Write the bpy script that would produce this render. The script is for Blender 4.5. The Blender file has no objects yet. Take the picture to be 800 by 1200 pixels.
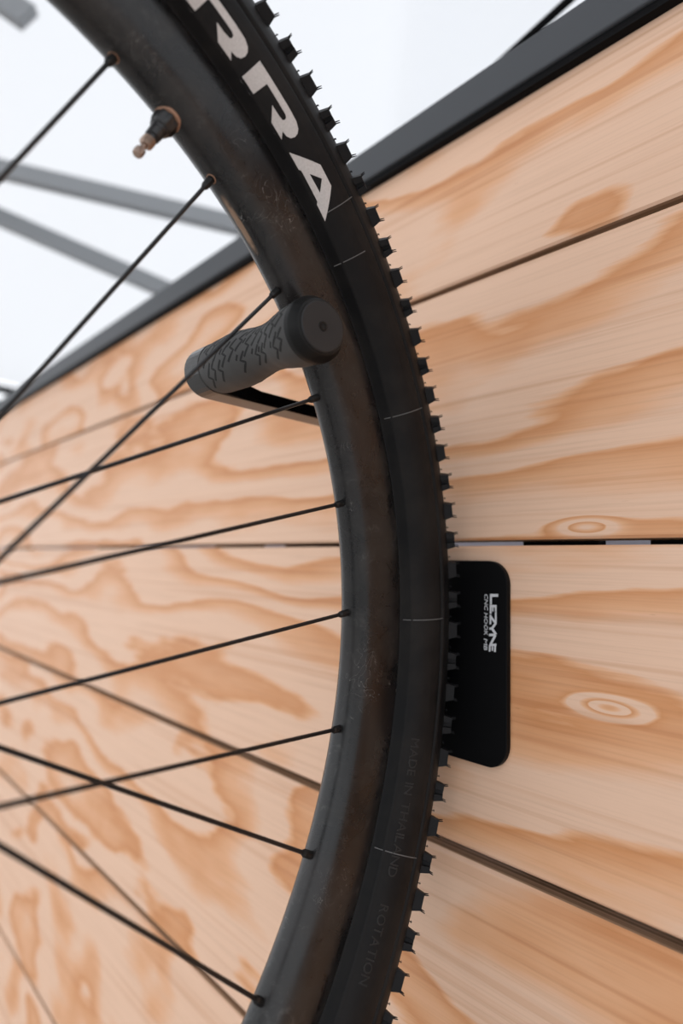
import bpy, bmesh, math, random
from mathutils import Vector, Matrix, noise
random.seed(7)
PI = math.pi
scn = bpy.context.scene
COL = scn.collection
D = math.radians

# ------------------------------------------------------------------ camera
CAM = Vector((0.0, -0.3485, 1.45))
RIGHT = Vector((0.65656, 0.75254, 0.05220)).normalized()
FWD = Vector((-0.74321, 0.63357, 0.21492)).normalized()
RIGHT = (RIGHT - FWD * RIGHT.dot(FWD)).normalized()
UP = RIGHT.cross(FWD)
cd = bpy.data.cameras.new('camera')
cam = bpy.data.objects.new('camera', cd)
COL.objects.link(cam)
cam.matrix_world = Matrix(((RIGHT.x, UP.x, -FWD.x, CAM.x), (RIGHT.y, UP.y, -FWD.y, CAM.y),
                           (RIGHT.z, UP.z, -FWD.z, CAM.z), (0, 0, 0, 1)))
cd.sensor_fit = 'VERTICAL'
cd.sensor_height = 36
cd.sensor_width = 24
cd.lens = 761.7 * 36 / 1200
cd.shift_x = (400 - 414.2) / 1200
cd.shift_y = (513.6 - 600) / 1200
cd.clip_start = 0.01
cd.dof.use_dof = True
cd.dof.focus_distance = 0.365
cd.dof.aperture_fstop = 3.5
scn.camera = cam

# ------------------------------------------------------------------ world, light, exposure
world = bpy.data.worlds.new('world')
scn.world = world
world.use_nodes = True
wb = world.node_tree.nodes['Background']
wb.inputs[0].default_value = (0.93, 0.96, 1.0, 1)
wb.inputs[1].default_value = 1.25
sd = bpy.data.lights.new('sun', 'SUN')
sd.energy = 1.1
sd.angle = D(20)
sd.color = (1, 0.97, 0.93)
sun = bpy.data.objects.new('sun', sd)
COL.objects.link(sun)
sun.rotation_euler = (D(32), D(8), 0)
scn.view_settings.view_transform = 'Standard'
scn.view_settings.look = 'None'
scn.view_settings.gamma = 1
scn.view_settings.use_curve_mapping = False
scn.view_settings.exposure = 0.40


# ------------------------------------------------------------------ materials
def mat(name, col, rough=0.5, metal=0.0, spec=0.5):
    m = bpy.data.materials.new(name)
    m.use_nodes = True
    b = m.node_tree.nodes['Principled BSDF']
    b.inputs['Base Color'].default_value = (*col, 1)
    b.inputs['Roughness'].default_value = rough
    b.inputs['Metallic'].default_value = metal
    b.inputs['Specular IOR Level'].default_value = spec
    return m


class NT:
    def __init__(s, m):
        s.t = m.node_tree
        s.b = s.t.nodes['Principled BSDF']

    def n(s, kind, **kw):
        x = s.t.nodes.new(kind)
        for k, v in kw.items():
            setattr(x, k, v)
        return x

    def put(s, sock, v):
        if isinstance(v, bpy.types.NodeSocket):
            s.t.links.new(v, sock)
        else:
            sock.default_value = v

    def math(s, op, a, b=0.0, c=0.0):
        x = s.n('ShaderNodeMath', operation=op)
        s.put(x.inputs[0], a)
        s.put(x.inputs[1], b)
        s.put(x.inputs[2], c)
        return x.outputs[0]

    def noise(s, vec, scale, detail=2.0, rough=0.5, dist=0.0):
        x = s.n('ShaderNodeTexNoise')
        s.put(x.inputs['Vector'], vec)
        x.inputs['Scale'].default_value = scale
        x.inputs['Detail'].default_value = detail
        x.inputs['Roughness'].default_value = rough
        x.inputs['Distortion'].default_value = dist
        return x.outputs['Fac']

    def mapping(s, vec, scale=(1, 1, 1), loc=(0, 0, 0)):
        x = s.n('ShaderNodeMapping')
        s.put(x.inputs['Vector'], vec)
        x.inputs['Scale'].default_value = scale
        x.inputs['Location'].default_value = loc
        return x.outputs[0]

    def ramp(s, fac, stops, interp='LINEAR'):
        x = s.n('ShaderNodeValToRGB')
        s.put(x.inputs[0], fac)
        r = x.color_ramp
        r.interpolation = interp
        while len(r.elements) < len(stops):
            r.elements.new(0.5)
        for e, (p, c) in zip(r.elements, stops):
            e.position = p
            e.color = (*c, 1) if len(c) == 3 else c
        return x.outputs[0]

    def mix(s, fac, a, b, mode='MIX'):
        x = s.n('ShaderNodeMix', data_type='RGBA', blend_type=mode)
        s.put(x.inputs[0], fac)
        for i, v in ((6, a), (7, b)):
            s.put(x.inputs[i], v if isinstance(v, bpy.types.NodeSocket) else (*v, 1))
        return x.outputs[2]

    def bump(s, h, strength=0.2, dist=0.001):
        x = s.n('ShaderNodeBump')
        s.put(x.inputs['Height'], h)
        x.inputs['Strength'].default_value = strength
        x.inputs['Distance'].default_value = dist
        s.t.links.new(x.outputs[0], s.b.inputs['Normal'])


def wood(name, off, figure, stretch, knots=(), freq=5.0, seed=0.0, zg=1.5):
    """rotary-cut fir veneer: contour bands of a stretched noise field, with eyes at the knots (x, z in plank space)"""
    m = mat(name, (.7, .5, .35), 0.5, 0, 0.3)
    t = NT(m)
    co = t.n('ShaderNodeTexCoord').outputs['Object']
    loc = t.mapping(co, (stretch, 0, 1), (off[0], seed, off[1]))
    n1 = t.noise(loc, figure, 2.0, 0.45, 0.15)
    n2 = t.noise(t.mapping(co, (stretch * 2.4, 0, 2.2), (off[1], seed + 3, off[0])), figure * 2.2, 2, 0.5)
    sep = t.n('ShaderNodeSeparateXYZ')
    t.put(sep.inputs[0], co)
    val = t.math('ADD', t.math('MULTIPLY', n1, 1.0), t.math('MULTIPLY', n2, 0.10))
    val = t.math('ADD', val, t.math('MULTIPLY', sep.outputs[2], zg))
    for kx, kz, ax, az, amp in knots:
        dx = t.math('DIVIDE', t.math('SUBTRACT', sep.outputs[0], kx), ax)
        dz = t.math('DIVIDE', t.math('SUBTRACT', sep.outputs[2], kz), az)
        r2 = t.math('ADD', t.math('MULTIPLY', dx, dx), t.math('MULTIPLY', dz, dz))
        val = t.math('ADD', val, t.math('MULTIPLY', t.math('POWER', 2.718, t.math('MULTIPLY', r2, -1.0)), amp))
    # ragged edge of the late wood
    fr = t.noise(t.mapping(co, (14, 0, 160)), 1.0, 4, 0.65)
    val = t.math('ADD', val, t.math('MULTIPLY', t.math('SUBTRACT', fr, 0.5), 0.035))
    saw = t.math('FRACT', t.math('MULTIPLY', val, freq))
    pale, mid, dark = (.81, .54, .385), (.77, .42, .235), (.65, .29, .12)
    c = t.ramp(saw, [(0.0, pale), (0.36, pale), (0.56, mid), (0.84, dark), (0.90, mid), (0.955, pale)])
    # large tone drift
    big = t.noise(t.mapping(co, (1.6, 0, 5), (off[1], 1, 2)), 1.6, 2)
    c = t.mix(t.math('MULTIPLY', t.math('SUBTRACT', big, 0.35), 0.55), c, (.77, .46, .29))
    # fine grain streaks along the board
    g = t.noise(t.mapping(co, (6, 0, 420)), 1.0, 5, 0.7)
    g = t.ramp(g, [(0.30, (.86, .83, .80)), (0.52, (1, 1, 1)), (0.75, (1.0, 1.0, 1.0))])
    c = t.mix(0.8, c, g, 'MULTIPLY')
    ln = t.noise(t.mapping(co, (1.2, 0, 150), (0, 0, off[0])), 1.0, 2, 0.5)
    ln = t.ramp(ln, [(0.55, (1, 1, 1)), (0.66, (.82, .70, .60))])
    c = t.mix(0.55, c, ln, 'MULTIPLY')
    fl = t.noise(t.mapping(co, (60, 0, 700), (3, 0, off[1])), 1.0, 2, 0.5)
    fl = t.ramp(fl, [(0.73, (1, 1, 1)), (0.80, (.55, .40, .30))])
    c = t.mix(0.5, c, fl, 'MULTIPLY')
    t.put(t.b.inputs['Base Color'], c)
    t.bump(t.math('ADD', t.math('MULTIPLY', fr, 0.4), saw), 0.08, 0.0006)
    return m


M = {}
M['ply_edge'] = mat('ply_edge', (.36, .20, .10), .7)
_t = NT(M['ply_edge'])
_co = _t.n('ShaderNodeTexCoord').outputs['Object']
_w = _t.noise(_t.mapping(_co, (3, 320, 30)), 1.0, 2)
_t.put(_t.b.inputs['Base Color'], _t.ramp(_w, [(0.4, (.34, .20, .12)), (0.6, (.66, .44, .28))]))
M['steel'] = mat('painted_steel', (.035, .039, .046), .45)
M['steel_black'] = mat('black_rail', (.004, .004, .0045), .7, 0, .1)
M['alu'] = mat('tent_aluminium', (.27, .285, .30), .5, 0.0)
M['anod'] = mat('black_anodised', (.0035, .0035, .004), .5, 0, .10)
M['anod_arm'] = mat('black_anodised_arm', (.055, .054, .053), .20, 1.0)
M['print'] = mat('white_print', (.62, .62, .64), .6)
M['spoke'] = mat('spoke_black', (.008, .008, .009), .35, 0, .3)
M['nipple'] = mat('nipple_black', (.008, .008, .008), .45, 0, .3)
M['brass'] = mat('worn_brass', (.34, .25, .20), .38, 0.9)
M['dusty'] = mat('dusty_washer', (.30, .17, .11), .8)
M['dust'] = mat('dried_mud', (.24, .15, .10), .9)
M['blackplastic'] = mat('valve_black', (.012, .012, .013), .35)
M['cap'] = mat('grip_cap', (.006, .006, .006), .45, 0, .2)
M['capface'] = mat('grip_cap_face', (.020, .020, .021), .55, 0, .3)
M['groove'] = mat('grip_groove', (.004, .004, .004), .8)
M['hub'] = mat('hub_black', (.015, .015, .016), .35, .3)
M['white_letter'] = mat('tyre_letter', (.52, .50, .49), .65)
_t = NT(M['white_letter'])
_co = _t.n('ShaderNodeTexCoord').outputs['Object']
_t.put(_t.b.inputs['Base Color'], _t.ramp(_t.noise(_t.mapping(_co, (1, 1, 1)), 900, 3), [(0.3, (.50, .48, .47)), (0.7, (.58, .56, .55))]))
_t.bump(_t.noise(_t.mapping(_co, (400, 2600, 400)), 1.0, 1), 0.15, 0.0004)
M['seam'] = mat('mould_seam', (.10, .10, .10), .6)
M['rubber_deep'] = mat('tread_rubber', (.010, .010, .011), .6, 0, .16)

# grip rubber
m = M['grip'] = mat('grip_rubber', (.050, .049, .048), .6, 0, .3)
t = NT(m)
co = t.n('ShaderNodeTexCoord').outputs['Object']
t.bump(t.noise(co, 1500, 2), 0.12, 0.0003)

# tyre rubber: matt black with faint dusty bloom
m = M['rubber'] = mat('tyre_rubber', (.012, .012, .013), .52, 0, .16)
t = NT(m)
co = t.n('ShaderNodeTexCoord').outputs['Object']
d = t.noise(co, 26, 5, 0.65)
d = t.ramp(d, [(0.45, (0, 0, 0)), (0.75, (1, 1, 1))])
t.put(t.b.inputs['Base Color'], t.mix(d, (.0055, .0055, .006), (.016, .0145, .0135)))
t.put(t.b.inputs['Roughness'], t.math('ADD', t.math('MULTIPLY', d, 0.12), 0.48))
t.bump(t.noise(co, 900, 3), 0.10, 0.0003)

# carbon rim: satin black, smudged and scratched
m = M['carbon'] = mat('carbon_rim', (.02, .02, .021), .38, 0, .42)
t = NT(m)
co = t.n('ShaderNodeTexCoord').outputs['Object']
a = t.noise(co, 34, 6, 0.7, 0.6)
a = t.ramp(a, [(0.46, (0, 0, 0)), (0.72, (1, 1, 1))])
b = t.noise(co, 130, 4, 0.7, 1.2)
b = t.ramp(b, [(0.54, (0, 0, 0)), (0.74, (1, 1, 1))])
sm = t.math('MULTIPLY', b, a)
base = t.mix(a, (.006, .006, .0065), (.022, .021, .020))
base = t.mix(t.math('MULTIPLY', sm, 0.8), base, (.085, .082, .080))
br = t.ramp(t.noise(t.mapping(co, (1, 1, 1), (4, 2, 9)), 16, 3), [(0.50, (0, 0, 0)), (0.7, (1, 1, 1))])
base = t.mix(t.math('MULTIPLY', br, 0.5), base, (.020, .015, .014))
sx = t.noise(t.mapping(co, (1, 1, 1), (1, 8, 2)), 60, 1, 0.5, 3.5)
sx = t.math('COMPARE', sx, 0.5, 0.0055)
sm2 = t.ramp(t.noise(t.mapping(co, (1, 1, 1), (7, 1, 3)), 40, 2), [(0.56, (0, 0, 0)), (0.66, (1, 1, 1))])
base = t.mix(t.math('MULTIPLY', t.math('MULTIPLY', sx, sm2), 0.7), base, (.20, .19, .18))
ang = t.n('ShaderNodeSeparateXYZ')
t.put(ang.inputs[0], co)
th_ = t.math('ARCTAN2', ang.outputs[1], ang.outputs[0])
ma = t.math('SUBTRACT', 1.0, t.math('MULTIPLY', t.math('ABSOLUTE', t.math('ADD', th_, .722)), 16.0))
mz = t.math('SUBTRACT', 1.0, t.math('MULTIPLY', t.math('ABSOLUTE', t.math('SUBTRACT', ang.outputs[2], .0005)), 420.0))
mk = t.math('MULTIPLY', t.math('MAXIMUM', ma, 0.0), t.math('MAXIMUM', mz, 0.0))
mk = t.math('MULTIPLY', mk, t.math('MULTIPLY', t.noise(co, 240, 3), 5.0))
mk = t.math('MINIMUM', mk, 0.85)
base = t.mix(mk, base, (.30, .19, .12))
t.put(t.b.inputs['Base Color'], base)
t.put(t.b.inputs['Roughness'], t.math('ADD', t.math('MULTIPLY', a, 0.18), 0.27))

# tent fabric: thin, lit through from outside
m = M['fabric'] = bpy.data.materials.new('canopy_fabric')
m.use_nodes = True
nt = m.node_tree
nt.nodes.remove(nt.nodes['Principled BSDF'])
df = nt.nodes.new('ShaderNodeBsdfDiffuse')
tr = nt.nodes.new('ShaderNodeBsdfTranslucent')
mx = nt.nodes.new('ShaderNodeMixShader')
df.inputs[0].default_value = (.76, .77, .785, 1)
tr.inputs[0].default_value = (.67, .68, .70, 1)
mx.inputs[0].default_value = 0.6
nt.links.new(df.outputs[0], mx.inputs[1])
nt.links.new(tr.outputs[0], mx.inputs[2])
nt.links.new(mx.outputs[0], nt.nodes['Material Output'].inputs[0])
M['sheet'] = mat('grey_white_sheet', (.62, .62, .70), .8)
M['ground'] = mat('ground', (.22, .21, .20), .9)
t = NT(M['ground'])
co = t.n('ShaderNodeTexCoord').outputs['Object']
t.put(t.b.inputs['Base Color'], t.ramp(t.noise(co, 60, 5), [(.3, (.30, .29, .28)), (.7, (.42, .41, .40))]))


# ------------------------------------------------------------------ object helpers
def obj(name, verts, faces, m=None, parent=None, smooth=False):
    me = bpy.data.meshes.new(name)
    me.from_pydata([tuple(v) for v in verts], [], faces)
    me.update()
    if m:
        me.materials.append(M[m] if isinstance(m, str) else m)
    if smooth:
        me.polygons.foreach_set('use_smooth', [True] * len(me.polygons))
    o = bpy.data.objects.new(name, me)
    COL.objects.link(o)
    if parent:
        o.parent = parent
    return o


def empty(name, loc=(0, 0, 0), parent=None):
    o = bpy.data.objects.new(name, None)
    COL.objects.link(o)
    o.location = loc
    o.empty_display_size = 0.05
    if parent:
        o.parent = parent
    return o


def tag(o, label=None, cat=None, group=None, kind=None):
    for k, v in (('label', label), ('category', cat), ('group', group), ('kind', kind)):
        if v:
            o[k] = v
    return o


class MB:
    def __init__(s):
        s.v, s.f = [], []

    def add(s, v, f):
        n = len(s.v)
        s.v += [Vector(x) for x in v]
        s.f += [tuple(i + n for i in q) for q in f]
        return s

    def box(s, lo, hi):
        (a, b, c), (d, e, f) = lo, hi
        return s.add([(a, b, c), (d, b, c), (d, e, c), (a, e, c), (a, b, f), (d, b, f), (d, e, f), (a, e, f)],
                     [(0, 3, 2, 1), (4, 5, 6, 7), (0, 1, 5, 4), (1, 2, 6, 5), (2, 3, 7, 6), (3, 0, 4, 7)])

    def tube(s, a, b, r0, r1=None, n=10, caps=True):
        a, b = Vector(a), Vector(b)
        r1 = r0 if r1 is None else r1
        z = (b - a).normalized()
        x = z.orthogonal().normalized()
        y = z.cross(x)
        v = []
        for p, r in ((a, r0), (b, r1)):
            for i in range(n):
                w = 2 * PI * i / n
                v.append(p + r * (math.cos(w) * x + math.sin(w) * y))
        f = [(i, (i + 1) % n, n + (i + 1) % n, n + i) for i in range(n)]
        if caps:
            f += [tuple(range(n - 1, -1, -1)), tuple(range(n, 2 * n))]
        return s.add(v, f)

    def lathe(s, prof, org, axis, n=32, ref=None, scallop=None):
        """prof: (distance along the axis, radius)"""
        org, z = Vector(org), Vector(axis).normalized()
        x = Vector(ref).normalized() if ref else z.orthogonal().normalized()
        y = z.cross(x)
        v = []
        for h, r in prof:
            for i in range(n):
                w = 2 * PI * i / n
                rr = r * (scallop(h, w) if scallop else 1)
                v.append(org + h * z + rr * (math.cos(w) * x + math.sin(w) * y))
        f = []
        for k in range(len(prof) - 1):
            for i in range(n):
                j = (i + 1) % n
                f.append((k * n + i, k * n + j, (k + 1) * n + j, (k + 1) * n + i))
        f += [tuple(range(n - 1, -1, -1)), tuple(range((len(prof) - 1) * n, len(prof) * n))]
        return s.add(v, f)

    def build(s, name, m, parent=None, smooth=False, sharp=None):
        o = obj(name, s.v, s.f, m, parent, smooth)
        if sharp is not None:
            o.data.set_sharp_from_angle(angle=D(sharp))
        return o


def bevel(o, w, seg=2):
    md = o.modifiers.new('bevel', 'BEVEL')
    md.width = w
    md.segments = seg
    md.limit_method = 'ANGLE'
    md.angle_limit = D(40)
    return o


def extrude_poly(pts, t, frame):
    """closed outline in 2D, thickened by t along the frame's z; frame(p2, z) -> 3D"""
    n = len(pts)
    v = [frame(p, 0) for p in pts] + [frame(p, t) for p in pts]
    f = [tuple(range(n - 1, -1, -1)), tuple(range(n, 2 * n))]
    f += [(i, (i + 1) % n, n + (i + 1) % n, n + i) for i in range(n)]
    return v, f


def W(x, y, z):
    """camera-centred measurements -> place coordinates (wall face at y = 0, ground at z = 0)"""
    return Vector((x, y, z)) + CAM


# ------------------------------------------------------------------ the setting
g = MB().box((-12, -12, -0.06), (12, 12, 0)).build('floor', 'ground')
tag(g, kind='structure')

wall = empty('wall_back', (0, 0, 0))
tag(wall, kind='structure')
DW = 0.3485
gapz = [0.6372, 0.0842, -0.4542, -0.9921, -1.534, -2.074, -2.614, -3.15, -3.69]
gapz = [1.45 + g * DW for g in gapz]
GAPS = [.004, .0046, .0036, .0062, .0058, .005, .005, .005, .005, .005, .005]
X0, X1 = -2.7, 0.75
tops = [gapz[0] + 0.158] + gapz
# plank materials: (offset), figure scale, stretch, knots in plank space
specs = [
    dict(off=(1.3, 0.4), figure=7.5, stretch=.36, freq=5.4, zg=1.0),
    dict(off=(3.1, 2.2), figure=7.0, stretch=.28, freq=5.6, zg=2.6, knots=[(-.198, .0085, .018, .0050, -.30)]),
    dict(off=(5.7, 1.2), figure=7.5, stretch=.24, freq=5.6, zg=2.8, knots=[(-.187, -.088, .017, .0045, .36)]),
    dict(off=(0.6, 3.9), figure=7.5, stretch=.33, freq=5.4, zg=1.5),
    dict(off=(2.2, 5.1), figure=8.0, stretch=.46, freq=4.8, zg=.8),
    dict(off=(4.4, 0.9), figure=8.0, stretch=.45, freq=6.0),
]
for i in range(len(tops) - 1):
    zt, zb = tops[i] - GAPS[i] / 2, tops[i + 1] + GAPS[i + 1] / 2
    sp = dict(specs[min(i, 5)])
    if i > 5:
        sp['off'] = (sp['off'][0] + i * 1.7, sp['off'][1] + i)
    # object origin on the lower edge of the board so the knots sit where they are measured
    zk = tops[i + 1] if i == 1 else tops[i]
    T = 0.018
    mb = MB()
    c = 0.0016
    prof = [(0, zb + c), (c, zb), (T - c, zb), (T, zb + c), (T, zt - c), (T - c, zt), (c, zt), (0, zt - c)]
    v = [(X0, y, z - zk) for y, z in prof] + [(X1, y, z - zk) for y, z in prof]
    n = len(prof)
    f = [(k, (k + 1) % n, n + (k + 1) % n, n + k) for k in range(n)] + [tuple(range(n - 1, -1, -1)), tuple(range(n, 2 * n))]
    p = obj('plank', v, f, wood('fir_plywood', seed=i * 1.9, **sp), wall)
    p.data.materials.append(M['ply_edge'])
    for k in (1, 2, 4, 5):
        p.data.polygons[k].material_index = 1
    p.location = (0, 0, zk)
    bm = bmesh.new()
    bm.from_mesh(p.data)
    bmesh.ops.recalc_face_normals(bm, faces=bm.faces)
    bm.to_mesh(p.data)
    bm.free()
# black uprights that the boards are fixed to
zlo, zhi = 0.0, tops[0]
for a, b in ((-.254, -.201), (-.170, -.07), (-.525, -.325), (-.660, -.575), (-1.02, -.90), (-1.55, -1.40), (-2.3, -2.15), (.25, .36), (-.01, .06)):
    bevel(MB().box((a, .0182, zlo), (b, .030, zhi)).build('upright', 'steel_black', wall), .002)
# steel rail that caps the boards
rb, rt_ = 1.45 + 0.354 * DW / .352, 1.45 + 0.3925 * DW / .352
rail = bevel(MB().box((X0 - .1, -.0095, rb + .0045), (X1 + .1, .034, rt_)).build('trim_1', 'steel'), .0022, 3)
tag(rail, kind='structure')
lip = MB().box((X0 - .1, -.0070, rb - .0012), (X1 + .1, .0302, rb + .0065)).build('rail_underside_shade', 'steel_black', rail)  # black strip: shade under the rail put into its colour
# sheet hanging behind the boards
sv, sf = [], []
NX = 60
for i in range(NX + 1):
    x = -3 + 4.2 * i / NX
    y = .30 + .02 * math.sin(x * 9) + .012 * math.sin(x * 23 + 1)
    sv += [(x, y, .3), (x, y, 1.95)]
for i in range(NX):
    sf.append((2 * i, 2 * i + 2, 2 * i + 3, 2 * i + 1))
sh = obj('backdrop_sheet', sv, sf, 'sheet', None, True)
md = sh.modifiers.new('thick', 'SOLIDIFY')
md.thickness = .002
tag(sh, 'pale sheet glimpsed through the gap between the boards', 'sheet')

# ------------------------------------------------------------------ tent overhead
tent = empty('canopy_tent', (-.9, -.2, 0))
tag(tent, 'white canopy tent with grey metal struts above the board wall', 'tent')
TX0, TX1, TY0, TY1, EZ, AZ = -3.35, 1.9, -1.7, 2.6, 2.30, 3.5
TC = Vector((-.75, .45))
NG = 90
tv, tf = [], []
for j in range(NG + 1):
    for i in range(NG + 1):
        x = TX0 + (TX1 - TX0) * i / NG
        y = TY0 + (TY1 - TY0) * j / NG
        a = max(abs(x - TC.x) / (TX1 - TC.x if x > TC.x else TC.x - TX0), abs(y - TC.y) / (TY1 - TC.y if y > TC.y else TC.y - TY0))
        h = EZ + (AZ - EZ) * (1 - a) - .10 * math.sin(PI * a)
        h += .03 * noise.noise((x * 1.3, y * 1.3, 0)) + .012 * noise.noise((x * 4 + y * 3, y * 1.2 - x, 3))
        tv.append((x, y, h))
for j in range(NG):
    for i in range(NG):
        q = j * (NG + 1) + i
        tf.append((q, q + 1, q + NG + 2, q + NG + 1))
roof = obj('roof_fabric', tv, tf, 'fabric', None, True)


def bar(name, a, b, w, h, m, parent, bw=.004):
    """rectangular tube from a to b (w across, h upright)"""
    a, b = Vector(a), Vector(b)
    z = (b - a).normalized()
    x = z.cross(Vector((0, 0, 1))).normalized()
    y = x.cross(z)
    v = []
    for p in (a, b):
        for sx_, sy_ in ((-1, -1), (1, -1), (1, 1), (-1, 1)):
            v.append(p + x * (sx_ * w / 2) + y * (sy_ * h / 2))
    o = obj(name, v, [(3, 2, 1, 0), (4, 5, 6, 7), (0, 1, 5, 4), (1, 2, 6, 5), (2, 3, 7, 6), (3, 0, 4, 7)], m, None)
    bevel(o, bw)
    return o


tparts = [roof]
# eaves, legs
cs = [(TX0, TY0), (TX1, TY0), (TX1, TY1), (TX0, TY1)]
for k in range(4):
    a, b = cs[k], cs[(k + 1) % 4]
    tparts.append(bar('eave_bar', (*a, EZ - .05), (*b, EZ - .05), .03, .04, 'steel_black', tent))
    tparts.append(bar('leg', (*a, 0), (a[0] + .0001, a[1], EZ), .05, .05, 'alu', tent))
# struts seen above the rail
p1, p2 = W(-1.465, .2105, .826), W(-1.149, .612, .736)
d = (p2 - p1)
tparts.append(bar('strut', p1 - d * 1.6, p2 + d * 1.9, .026, .040, 'alu', tent))
q1, q2 = W(-1.584, .246, .776), W(-1.354, .5645, .633)
d = (q2 - q1)
tparts.append(bar('strut', q1 - d * 1.9, q2 + d * 1.3, .026, .040, 'alu', tent))
a1, a2 = W(-1.3337, .1916, 1.1047), W(-1.3337 - .0505 * 6, .1916 - .0892 * 6, 1.1047 + .0883 * 4)
tparts.append(bar('bracket', a1, a2, .03, .055, 'alu', tent))
g1, g2 = W(-.45245, .47047, .5085), W(-.19357, .47047, .5674)
gd = g2 - g1
tparts.append(MB().tube(g1 - gd * .4, g2 + gd * 3, .0042, n=12).build('guy_pole', 'steel_black', None, True, 40))
tparts.append(bar('eave_bar', (TX0, TY0, 2.15), (TX0, TY1, 2.15), .05, .09, 'steel_black', tent))
for o in tparts:
    o.parent = tent
    o.matrix_parent_inverse = Matrix.Translation(-tent.location)

# ------------------------------------------------------------------ the wheel
CW = W(-0.25329, -0.02251, -0.04985)
u = Vector((-0.14329, 0.96972, 0.19778)).normalized()
n_ = Vector((-0.98722, -0.15414, 0.04054))
n_ = (n_ - u * n_.dot(u)).normalized()
v_ = n_.cross(u)
wheel = empty('bicycle_wheel')
wheel.matrix_world = Matrix(((u.x, v_.x, n_.x, CW.x), (u.y, v_.y, n_.y, CW.y), (u.z, v_.z, n_.z, CW.z), (0, 0, 0, 1)))
tag(wheel, 'black bicycle wheel with knobbly tyre hanging on the hook against the boards', 'bicycle wheel')
RT, rt = 0.34016, 0.0268      # tyre: ring radius, section radius


def ring(name, prof, nseg, m, parent, closed=True, smooth=True, sharp=40):
    """revolve a (radius, w) section round the axle; w positive is away from the camera side (n axis)"""
    V, F = [], []
    k = len(prof)
    for i in range(nseg):
        a = 2 * PI * i / nseg
        ca, sa = math.cos(a), math.sin(a)
        V += [(r * ca, r * sa, w) for r, w in prof]
    for i in range(nseg):
        j = (i + 1) % nseg
        for q in range(k if closed else k - 1):
            q2 = (q + 1) % k
            F.append((i * k + q, j * k + q, j * k + q2, i * k + q2))
    o = obj(name, V, F, m, parent, smooth)
    bm = bmesh.new()
    bm.from_mesh(o.data)
    bmesh.ops.recalc_face_normals(bm, faces=bm.faces)
    bm.to_mesh(o.data)
    bm.free()
    if sharp:
        o.data.set_sharp_from_angle(angle=D(sharp))
    return o


def tor(th, ph, lift=0.0):
    """point on the tyre surface; th round the wheel, ph round the section from the crown towards the near side (degrees)"""
    a, b = D(th), D(ph)
    r = RT + (rt + lift) * math.cos(b)
    return Vector((r * math.cos(a), r * math.sin(a), -(rt + lift) * math.sin(b)))


# rim section
rw = 0.0117
half = []
for k in range(0, 13):
    a = PI / 2 * k / 12
    half.append((0.2966 - 0.0146 * math.cos(a), 0.0121 * math.sin(a) ** 0.9 if k else 0.0))
half += [(0.303, 0.01235), (0.309, 0.01225), (0.3155, 0.0119), (0.3170, 0.0115), (0.3174, 0.0108), (0.3170, 0.0100), (0.312, 0.0097)]
prof = [(r, -w) for r, w in reversed(half)] + half[1:]
rim = ring('rim', prof, 256, 'carbon', wheel, sharp=50)
tag(rim, 'scuffed satin black carbon rim')

# tyre section
tp = []
for k in range(-56, 57):
    ph = k * 2.5
    r = rt
    if abs(abs(ph) - 137.5) < 1:
        r += .00035
    if abs(ph) < 91 and abs(ph) > 88.5:
        r -= .0010
    elif abs(ph) <= 88.5:
        r += .0005
    if abs(abs(ph) - 107.5) < 1:
        r += .00012
    tp.append((RT + r * math.cos(D(ph)), r * math.sin(D(ph))))
tp = [(.314, -.0096), (.3168, -.0102), (.3180, -.0125)] + tp + [(.3180, .0125), (.3168, .0102), (.314, .0096)]
tyre = ring('tyre', tp, 288, 'rubber', wheel, sharp=60)
tag(tyre, 'black rubber tyre with square knobs and white sidewall letters')


def patch(name, poly, holes, lift, thick, m, parent, step=1.2):
    """printed or moulded patch following the tyre: outline in (th, ph) degrees"""
    bm = bmesh.new()
    kx = RT * 0.93                      # degrees -> comparable lengths
    ky = rt

    def loop(pts):
        out = []
        for i, p in enumerate(pts):
            q = pts[(i + 1) % len(pts)]
            L = math.hypot((q[0] - p[0]) * kx, (q[1] - p[1]) * ky)
            k = max(1, int(L / (ky * step * 3)))
            for s in range(k):
                out.append((p[0] + (q[0] - p[0]) * s / k, p[1] + (q[1] - p[1]) * s / k))
        vs = [bm.verts.new((p[0] * kx, p[1] * ky, 0)) for p in out]
        return [bm.edges.new((vs[i], vs[(i + 1) % len(vs)])) for i in range(len(vs))]
    es = loop(poly)
    for h in holes:
        es += loop(h)
    bmesh.ops.triangle_fill(bm, use_beauty=True, edges=es)
    # cut along ph lines so the patch bends with the sidewall
    lo, hi = min(p[1] for p in poly), max(p[1] for p in poly)
    s = lo + 2.5
    while s < hi:
        bmesh.ops.bisect_plane(bm, geom=bm.verts[:] + bm.edges[:] + bm.faces[:], plane_co=(0, s * ky, 0), plane_no=(0, 1, 0))
        s += 2.5
    lo, hi = min(p[0] for p in poly), max(p[0] for p in poly)
    s = lo + 1.2
    while s < hi:
        bmesh.ops.bisect_plane(bm, geom=bm.verts[:] + bm.edges[:] + bm.faces[:], plane_co=(s * kx, 0, 0), plane_no=(1, 0, 0))
        s += 1.2
    # thicken
    r = bmesh.ops.extrude_face_region(bm, geom=bm.faces[:])
    top = {x for x in r['geom'] if isinstance(x, bmesh.types.BMVert)}
    for vtx in bm.verts:
        vtx.co = tor(vtx.co.x / kx, vtx.co.y / ky, lift + (thick if vtx in top else 0))
    bmesh.ops.recalc_face_normals(bm, faces=bm.faces)
    me = bpy.data.meshes.new(name)
    bm.to_mesh(me)
    bm.free()
    me.materials.append(M[m])
    o = bpy.data.objects.new(name, me)
    COL.objects.link(o)
    o.parent = parent
    return o


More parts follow.
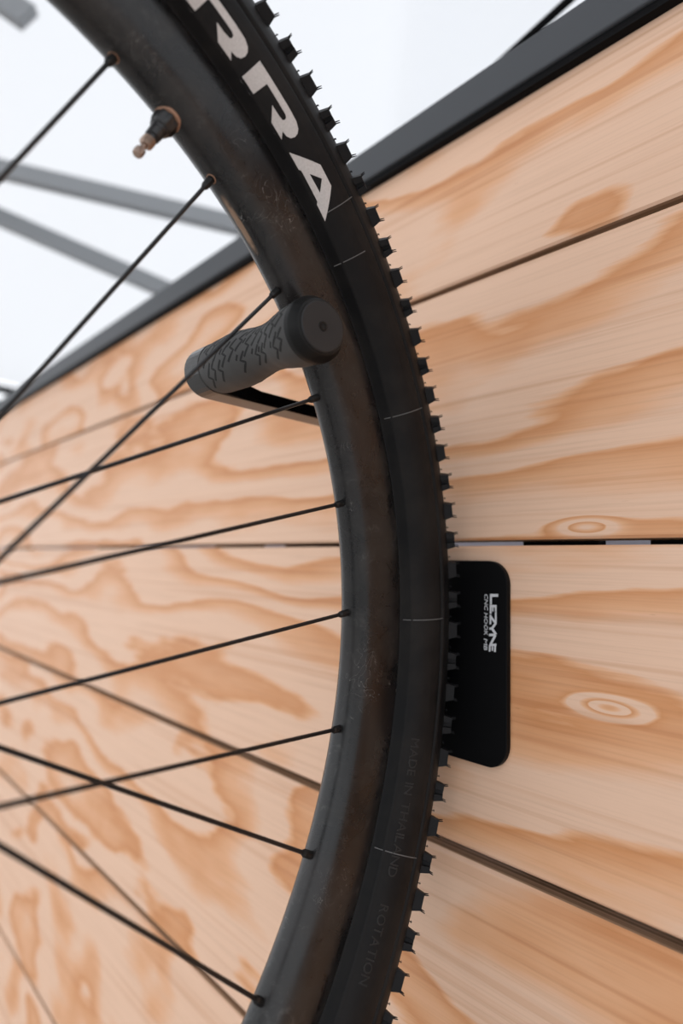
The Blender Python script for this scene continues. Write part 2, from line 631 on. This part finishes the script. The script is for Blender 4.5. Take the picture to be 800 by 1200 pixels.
R_ = [(-51.43, 139.2), (-51.47, 110.6), (-47.26, 110.3), (-45.99, 110.9), (-45.41, 113.4), (-45.13, 117.1), (-45.03, 121.4), (-45.14, 126.3), (-45.47, 129.3), (-46.02, 130.4), (-45.19, 139.0), (-46.78, 139.2), (-48.24, 125.3), (-47.3, 125.1), (-46.78, 124.2), (-46.66, 121.9), (-46.74, 119.3), (-47.0, 118.0), (-49.79, 117.8), (-49.86, 139.2)]
A_ = [(-44.54, 139.0), (-41.85, 110.4), (-39.78, 110.2), (-38.67, 121.2), (-37.01, 138.6), (-38.76, 138.4), (-39.22, 133.8), (-42.35, 133.85), (-42.81, 139.1)]
H_ = [(-41.72, 127.25), (-40.77, 116.9), (-39.79, 126.54)]
tag(patch('letter', R_, [], -.0001, .00022, 'white_letter', tyre), 'white letter R')
tag(patch('letter', [(a - 7.4, b) for a, b in R_], [], -.0001, .00022, 'white_letter', tyre), 'white letter R')
tag(patch('letter', A_, [H_], -.0001, .00022, 'white_letter', tyre), 'white letter A')
# moulding seams across the sidewall
for th, a, b in ((-37.9, 77, 129), (-33.0, 104, 148), (-16.1, 87, 147), (6.1, 79, 149), (28.5, 60, 149)):
    patch('mould_seam', [(th - .045, a), (th + .045, a), (th + .045, b), (th - .045, b)], [], -.0001, .00028, 'seam', tyre)


def glyphs(text):
    """outlines of a text as flat meshes, one per character: [(verts2d, faces)], height 1"""
    c = bpy.data.curves.new('t', 'FONT')
    out = []
    x = 0
    for ch in text:
        if ch == ' ':
            x += .42
            continue
        c.body = ch
        c.resolution_u = 2
        o = bpy.data.objects.new('t', c)
        COL.objects.link(o)
        dg = bpy.context.evaluated_depsgraph_get()
        me = bpy.data.meshes.new_from_object(o.evaluated_get(dg))
        vs = [(v.co.x, v.co.y) for v in me.vertices]
        fs = [tuple(p.vertices) for p in me.polygons]
        bpy.data.objects.remove(o)
        bpy.data.meshes.remove(me)
        x0, x1 = min(v[0] for v in vs), max(v[0] for v in vs)
        out.append(([(a - x0 + x, b) for a, b in vs], fs))
        x += x1 - x0 + .10
    return out, x


def relief(verts, faces, fn, t):
    bm = bmesh.new()
    vs = [bm.verts.new((a, b, 0)) for a, b in verts]
    for f in faces:
        try:
            bm.faces.new([vs[i] for i in f])
        except ValueError:
            pass
    r = bmesh.ops.extrude_face_region(bm, geom=bm.faces[:])
    top = {x for x in r['geom'] if isinstance(x, bmesh.types.BMVert)}
    for w in bm.verts:
        w.co = fn(w.co.x, w.co.y, t if w in top else 0)
    bmesh.ops.recalc_face_normals(bm, faces=bm.faces)
    me = bpy.data.meshes.new('g')
    bm.to_mesh(me)
    bm.free()
    return me


M['emboss'] = mat('embossed_rubber', (.013, .012, .012), .4, 0, .3)
for text, ta, tb, pc in (('MADE IN THAILAND', 18.0, 30.6, 121.5), ('ROTATION', 32.8, 39.2, 121.0)):
    gl, wid = glyphs(text)
    for vs, fs in gl:
        me = relief(vs, fs, lambda x, y, z: tor(ta + (tb - ta) * x / wid, pc + 5.5 - 11 * y / .7, -.0001 + z * 1.0), .00035)
        me.name = 'embossed_letter'
        me.materials.append(M['emboss'])
        o = bpy.data.objects.new('embossed_letter', me)
        COL.objects.link(o)
        o.parent = tyre
# bead rib: row of tiny moulded ticks along the near edge, lower part
mb = MB()
for i in range(800):
    th = -72 + i * .165
    a = tor(th, 139.0, .00002)
    b = tor(th, 141.5, -.0004)
    mb.tube(a, b, .00022, n=4)
o = mb.build('bead_ticks', 'rubber', tyre)
tag(o, kind='stuff')


# tread knobs
def knob_mesh(kind):
    mb = MB()
    bx, by, tx, ty, h = .0056, .0050, .0043, .0037, .0052
    if kind == 0:
        v = [(-bx, -by, -.001), (bx, -by, -.001), (bx, by, -.001), (-bx, by, -.001), (-tx, -ty, h), (tx * .9, -ty, h), (tx * .9, ty, h), (-tx, ty, h)]
        mb.add(v, [(0, 3, 2, 1), (4, 5, 6, 7), (0, 1, 5, 4), (1, 2, 6, 5), (2, 3, 7, 6), (3, 0, 4, 7)])
    else:
        # block with a channel cut into both flanks
        o1 = [(-bx, -by), (-.0016, -by), (-.0012, -by * .45), (.0012, -by * .45), (.0016, -by), (bx, -by), (bx, by), (.0016, by), (.0012, by * .45), (-.0012, by * .45), (-.0016, by), (-bx, by)]
        o2 = [(x * tx / bx, y * ty / by) for x, y in o1]
        mb.add([(x, y, -.001) for x, y in o1] + [(x, y, h) for x, y in o2],
               [tuple(range(12, 24))] + [(q, (q + 1) % 12, 12 + (q + 1) % 12, 12 + q) for q in range(12)])
    # moulding whiskers
    for sx_ in (-1, 1):
        for sy_ in (-1, 1):
            x, y = sx_ * tx * .88, sy_ * ty * .85
            mb.tube((x, y, h - .0003), (x * 1.16, y * 1.12, h + .0024), .00042, .00022, n=5)
    mb.tube((-bx * 1.45, -by * .5, -.0005), (-bx * 1.5, -by * .5, .0017), .0003, .0002, n=5)
    mb.tube((-bx * 1.5 - .0006, -by * .5, .0012), (-bx * 1.5 + .0006, -by * .5, .0015), .00022, n=4)
    return mb


kmesh = []
for kind in (0, 1):
    o = knob_mesh(kind).build('tread_knob', 'rubber_deep', None)
    kmesh.append(o.data)
    bpy.data.objects.remove(o)


def knob_matrix(th, ph, scale=1.0):
    p = tor(th, ph)
    a, b = D(th), D(ph)
    er = Vector((math.cos(a), math.sin(a), 0))
    et = Vector((-math.sin(a), math.cos(a), 0))
    nn = er * math.cos(b) + Vector((0, 0, -1)) * math.sin(b)
    lat = nn.cross(et)
    return Matrix(((et.x * scale, lat.x * scale, nn.x * scale, p.x), (et.y * scale, lat.y * scale, nn.y * scale, p.y),
                   (et.z * scale, lat.z * scale, nn.z * scale, p.z), (0, 0, 0, 1)))


NK = 118
rest = MB()
for row, (ph, sh_, sc) in enumerate(((57, 0, 1.0), (19, .5, .80), (-19, 0, .80), (-57, .5, 1.0))):
    for i in range(NK):
        th = -53.5 + (i + sh_) * 360 / NK
        tw = (th + 180) % 360 - 180
        Mx = knob_matrix(th, ph, sc)
        near = -72 < tw < 58 and row in (0, 1, 2)
        if near:
            o = bpy.data.objects.new('tread_knob', kmesh[i % 2])
            COL.objects.link(o)
            o.parent = tyre
            o.matrix_local = Mx
        else:
            k = kmesh[i % 2]
            rest.add([Mx @ v.co for v in k.vertices], [tuple(p.vertices) for p in k.polygons])
o = rest.build('knob_rows', 'rubber_deep', tyre)
tag(o, 'remaining tread knobs', kind='stuff')

# hub
hp = [(-.0505, .0085), (-.0500, .0095), (-.040, .0095), (-.0395, .016), (-.0345, .0185), (-.0335, .0285), (-.0285, .0285), (-.0275, .020), (-.015, .0155),
      (.015, .0155), (.0275, .020), (.0285, .0285), (.0335, .0285), (.0345, .0185), (.0395, .016), (.040, .0095), (.0500, .0095), (.0505, .0085)]
hub = MB().lathe(hp, (0, 0, 0), (0, 0, 1), 48).build('hub', 'hub', wheel, True, 35)

# spokes with nipples
t0 = -59.4168
sg = (-1, 1, 1, -1)
for k in range(28):
    a = D(t0 + k * 360 / 28)
    er = Vector((math.cos(a), math.sin(a), 0))
    et = Vector((-math.sin(a), math.cos(a), 0))
    fo = -1 if k % 2 == 0 else 1
    P = er * .2835 + Vector((0, 0, .0003 * fo))
    F = Vector((0, 0, .0307 * fo)) + et * (.023 * sg[k % 4]) + er * .012
    dr = (F - P).normalized()
    mb = MB()
    mb.tube(P, P + dr * .006, .0010, n=8, caps=False)
    mb.tube(P + dr * .004, F, .00108, n=8)
    sp = mb.build('spoke', 'spoke', wheel, True, 40)
    nb = MB()
    nb.tube(P - dr * .002, P + dr * .0066, .0021, .0020, n=8)
    nb.tube(P + dr * .0066, P + dr * .0082, .0020, .0013, n=8)
    nb.build('nipple', 'nipple', sp, True, 30)
    if k in (0, 1, 27):
        cb = MB()
        cb.lathe([(-.0006, .0027), (.0002, .0027), (.0003, .0022), (-.0006, .0021)], er * .2821, -er, 14)
        cb.build('spoke_hole_edge', 'dusty', sp, True, 40)

# valve
a = D(t0 + .5 * 360 / 28)
er = Vector((math.cos(a), math.sin(a), 0))
et = Vector((-math.sin(a), math.cos(a), 0))
vb = er * .2822

def VL(prof, *a):
    return MB().lathe([(h * 1.2, r * 1.12) for h, r in prof], *a)


val = VL([(0, .0026), (.0165, .0026), (.0167, .0022)], vb, -er, 16).build('valve_stem', 'blackplastic', wheel, True, 40)
VL([(-.001, .0058), (.0004, .0058), (.0007, .0052), (.0007, .0040)], vb, -er, 28).build('washer', 'dusty', val, True, 40)
VL([(.0003, .0050), (.0010, .0052), (.0045, .0050), (.0062, .0043), (.0066, .0036), (.0082, .0034)], vb, -er, 48, None,
           lambda h, w: 1 + (.07 * math.cos(8 * w) if .0008 < h / 1.2 < .005 else 0)).build('lock_nut', 'blackplastic', val, True, 35)
VL([(.0080, .0030), (.0084, .0034), (.0118, .0031), (.0120, .0026)], vb, -er, 20).build('collar', 'blackplastic', val, True, 35)
cp = [(.0135, .0027)]
for k in range(5):
    cp += [(.0139 + k * .0006, .0029), (.0142 + k * .0006, .0025)]
cp += [(.0172, .0018)]
VL(cp, vb, -er, 20).build('threaded_core', 'brass', val, True, 35)
VL([(.0165, .00105), (.0195, .00105), (.0196, .0018), (.0202, .0021), (.0226, .0021), (.0231, .0017), (.0231, .0008)], vb, -er, 20, None,
           lambda h, w: 1 + (.06 * math.cos(10 * w) if .020 < h / 1.2 < .0228 else 0)).build('valve_tip', 'brass', val, True, 35)

# ------------------------------------------------------------------ the hook
zc = .322
G = W(-0.2420, .1822, .1222)
hook = empty('wall_hook', W(-.31, .3445, -.044))
tag(hook, 'black wall hook with rubber grip and printed backplate behind the tyre', 'wall hook')
hparts = []
AX = Vector((-1, 0, 0))
UPZ = Vector((0, 0, 1))
# end cap
cap = MB().lathe([(0.0002, .0128), (0.0, .0136), (.0006, .0146), (.0048, .0172), (.0060, .0174), (.0085, .0174), (.0092, .0168)], G, AX, 64, UPZ).build('end_cap', 'cap', None, True, 25)
cf = MB().lathe([(-.0004, .0120), (-.0006, .0030), (.0006, .0026), (.0006, .0006)], G, AX, 48, UPZ)
cf = MB().lathe([(-.0006, .0026), (-.0006, .0126), (-.0001, .0132), (.0010, .0133)], G, AX, 64, UPZ).build('cap_face', 'capface', None, True, 25)
scr = MB().lathe([(-.00035, .0012), (-.0010, .0013), (-.0010, .0024), (-.0004, .0027), (.0005, .0027)], G, AX, 24, UPZ).build('bolt', 'cap', None, True, 25)
soc = MB().lathe([(-.0007, .0012), (-.00065, .0012), (.0, .0010)], G, AX, 6, UPZ).build('bolt_socket', 'groove', None)
hparts += [cap, cf, scr, soc]


def grip_r(s):
    pts = [(.0085, .0168), (.014, .0167), (.020, .0163), (.028, .0150), (.036, .0135), (.044, .0130), (.052, .0135), (.060, .0147), (.068, .0158), (.076, .0163), (.086, .0160), (.096, .0158), (.099, .0154)]
    for (a, ra), (b, rb_) in zip(pts, pts[1:]):
        if a <= s <= b:
            w = (s - a) / (b - a)
            w = w * w * (3 - 2 * w) * .4 + w * .6
            return ra + (rb_ - ra) * w
    return pts[-1][1] if s > .05 else pts[0][1]


gp = [(.0085 + k * .0905 / 48, grip_r(.0085 + k * .0905 / 48)) for k in range(49)]
grip = MB().lathe(gp, G, AX, 64, UPZ).build('rubber_grip', 'grip', None, True, 60)
hparts.append(grip)
# sleeve and arm: one machined bar, round boss at the grip, flat bar back to the plate
BX0, BX1 = G.x - .1165, G.x - .0985
by0, bz0, br = G.y, G.z, .0160
pts = []
for k in range(25):
    w = D(62 + k * (298 - 90 + 90 - 62 + 28) / 24 * 1.0)
    if w > D(270):
        break
    pts.append((by0 + br * math.cos(w), bz0 + br * math.sin(w)))
pts.append((by0, bz0 - br))
# along the underside to the wall, down to the plate and back up
yw = -.0040
pts += [(yw - .030, bz0 - br), (yw - .016, bz0 - br - .004), (yw - .011, bz0 - br - .014), (yw - .0085, W(0, 0, -.02).z), (yw + .0005, W(0, 0, -.02).z), (yw + .0005, bz0 - br + .006),
        (yw - .006, bz0 - br + .0085), (yw - .03, bz0 - br + .0085), (by0 + .030, bz0 - br + .0085), (by0 + .021, bz0 - br + .0100), (by0 + .0150, bz0 - br + .0160)]
vv, ff = extrude_poly(pts, BX1 - BX0, lambda p, z: Vector((BX0 + z, p[0], p[1])))
arm = obj('arm', vv, ff, 'anod_arm', None)
bm = bmesh.new()
bm.from_mesh(arm.data)
bmesh.ops.recalc_face_normals(bm, faces=bm.faces)
bm.to_mesh(arm.data)
bm.free()
bevel(arm, .0008)
hparts.append(arm)
# back plate
px0, px1 = -.370 * .99, -.2523 * .99
pz0, pz1 = 1.45 - .1060 * .99, 1.45 + .0177 * .99
rc = .0145
pl = []
for cx, cz, a0 in ((px1 - rc, pz1 - rc, 0), (px0 + rc, pz1 - rc, 90), (px0 + rc, pz0 + rc, 180), (px1 - rc, pz0 + rc, 270)):
    for k in range(13):
        w = D(a0 + k * 7.5)
        pl.append((cx + rc * math.cos(w), cz + rc * math.sin(w)))
vv, ff = extrude_poly(pl, .0040, lambda p, z: Vector((p[0], -.0040 + z, p[1])))
plate = obj('backplate', vv, ff, 'anod', None)
bm = bmesh.new()
bm.from_mesh(plate.data)
bmesh.ops.recalc_face_normals(bm, faces=bm.faces)
bm.to_mesh(plate.data)
bm.free()
bevel(plate, .0005)
hparts.append(plate)
for o in hparts:
    o.parent = hook
    o.matrix_parent_inverse = Matrix.Translation(-hook.location)
hook_inv = Matrix.Translation(-hook.location)

# grip tread: bent cuts in the rubber
def gpt(s, w, lift):
    r = grip_r(s) + lift
    return Vector((G.x - s, G.y - r * math.sin(D(w)), G.z + r * math.cos(D(w))))


def cut(path, wd):
    """raised-black bent line on the grip: path of (s, angle) points"""
    pp = []
    for (a, b), (c, d_) in zip(path, path[1:]):
        L = math.hypot(c - a, (d_ - b) * .00027)
        k = max(1, int(L / .0015))
        pp += [(a + (c - a) * q / k, b + (d_ - b) * q / k) for q in range(k)]
    pp.append(path[-1])
    V, F = [], []
    for i, (s, w) in enumerate(pp):
        p0 = pp[max(i - 1, 0)]
        p1_ = pp[min(i + 1, len(pp) - 1)]
        ds, dw = p1_[0] - p0[0], (p1_[1] - p0[1]) * .00027
        L = math.hypot(ds, dw) or 1
        ns, nw = -dw / L * wd, ds / L * wd / .00027
        V += [gpt(s + ns, w + nw, .00012), gpt(s - ns, w - nw, .00012), gpt(s + ns, w + nw, -.0003), gpt(s - ns, w - nw, -.0003)]
    for i in range(len(pp) - 1):
        a, b = 4 * i, 4 * i + 4
        F += [(a, b, b + 1, a + 1), (a + 2, a, a + 1, a + 3)[:0] or (a, a + 2, b + 2, b), (a + 1, b + 1, b + 3, a + 3)]
    o = obj('tread_cut', V, F, 'groove', grip)
    return o


rg = random.Random(5)
for lane in range(13):
    s0 = .0115 + lane * .0068
    w = -150 + (lane % 2) * 22 + rg.uniform(-6, 6)
    while w < 118:
        L = rg.uniform(36, 50)
        js = .0078
        e = rg.uniform(-.0006, .0006)
        # a bolt of three strokes, like a tread chevron
        pth = [(s0 + e, w), (s0 + js * .55 + e, w + L * .38), (s0 + js * .15 + e, w + L * .55), (s0 + js * .85 + e, w + L)]
        if .0095 < min(p[0] for p in pth) and max(p[0] for p in pth) < .0975:
            cut(pth, .00066)
        if rg.random() < .7 and s0 + .0075 < .097:
            cut([(s0 + .0052, w + 4), (s0 + .0072, w + 15)], .00062)
        w += L + rg.uniform(3, 7)

# printed name on the plate, letters traced as strokes (millimetre-scale, plate face)
def onplate(px, py):
    """pixel of the 13.33x enlarged print -> plate plane"""
    x = (558 + px / 13.33 - 414.2) / 761.7
    y = (685 + py / 13.33 - 513.6) / 761.7
    r = RIGHT * x - UP * y + FWD
    k = (-.0041 - CAM.y) / r.y
    return CAM + r * k


def stroke_obj(name, strokes):
    mb = MB()
    for i, (x0, y0, x1, y1, wd) in enumerate(strokes):
        a, b = Vector((x0, y0)), Vector((x1, y1))
        d_ = (b - a).normalized()
        nn = Vector((-d_.y, d_.x)) * wd / 2
        a = a - d_ * wd * .3
        b = b + d_ * wd * .3
        q = [onplate(*(a + nn)), onplate(*(b + nn)), onplate(*(b - nn)), onplate(*(a - nn))]
        lift = Vector((0, -.00004 - .00001 * i, 0))
        mb.add([p + lift for p in q] + [p + Vector((0, .00012, 0)) for p in q],
               [(0, 1, 2, 3), (7, 6, 5, 4), (0, 4, 5, 1), (1, 5, 6, 2), (2, 6, 7, 3), (3, 7, 4, 0)])
    o = mb.build(name, 'print', None)
    o.parent = plate
    return o


LET = {
    'L': [(225, 170, 325, 170, 46), (226, 175, 226, 300, 28)],
    'E': [(225, 338, 302, 338, 40), (302, 345, 302, 420, 24), (256, 345, 256, 415, 20), (222, 320, 222, 450, 26)],
    'Z': [(302, 440, 302, 590, 26), (296, 600, 226, 505, 32), (220, 480, 218, 615, 26)],
    'Y': [(298, 610, 245, 685, 36), (300, 770, 245, 690, 36), (245, 688, 212, 688, 36)],
    'N': [(208, 788, 290, 788, 40), (292, 800, 226, 925, 34)],
    'E ': [(215, 945, 300, 940, 34), (210, 950, 206, 1040, 26), (250, 955, 247, 1030, 20), (293, 945, 289, 1045, 28)],
}
for ch, st in LET.items():
    stroke_obj('printed_letter', st)
for text, ya, yb, xo in (('CNC', 142, 405, 4), ('HOOK', 440, 800, 0), ('MB', 842, 1036, -5)):
    gl, wid = glyphs(text)
    for vs, fs in gl:
        def fn(x, y, z):
            yy = ya + (yb - ya) * (x + .18 * y) / wid
            p = onplate(122 + xo + 54 * y / .7, yy)
            return p + Vector((0, -.00006 if z else .00012, 0))
        me = relief(vs, fs, fn, 1)
        me.name = 'printed_letter'
        me.materials.append(M['print'])
        o = bpy.data.objects.new('printed_letter', me)
        COL.objects.link(o)
        o.parent = plate
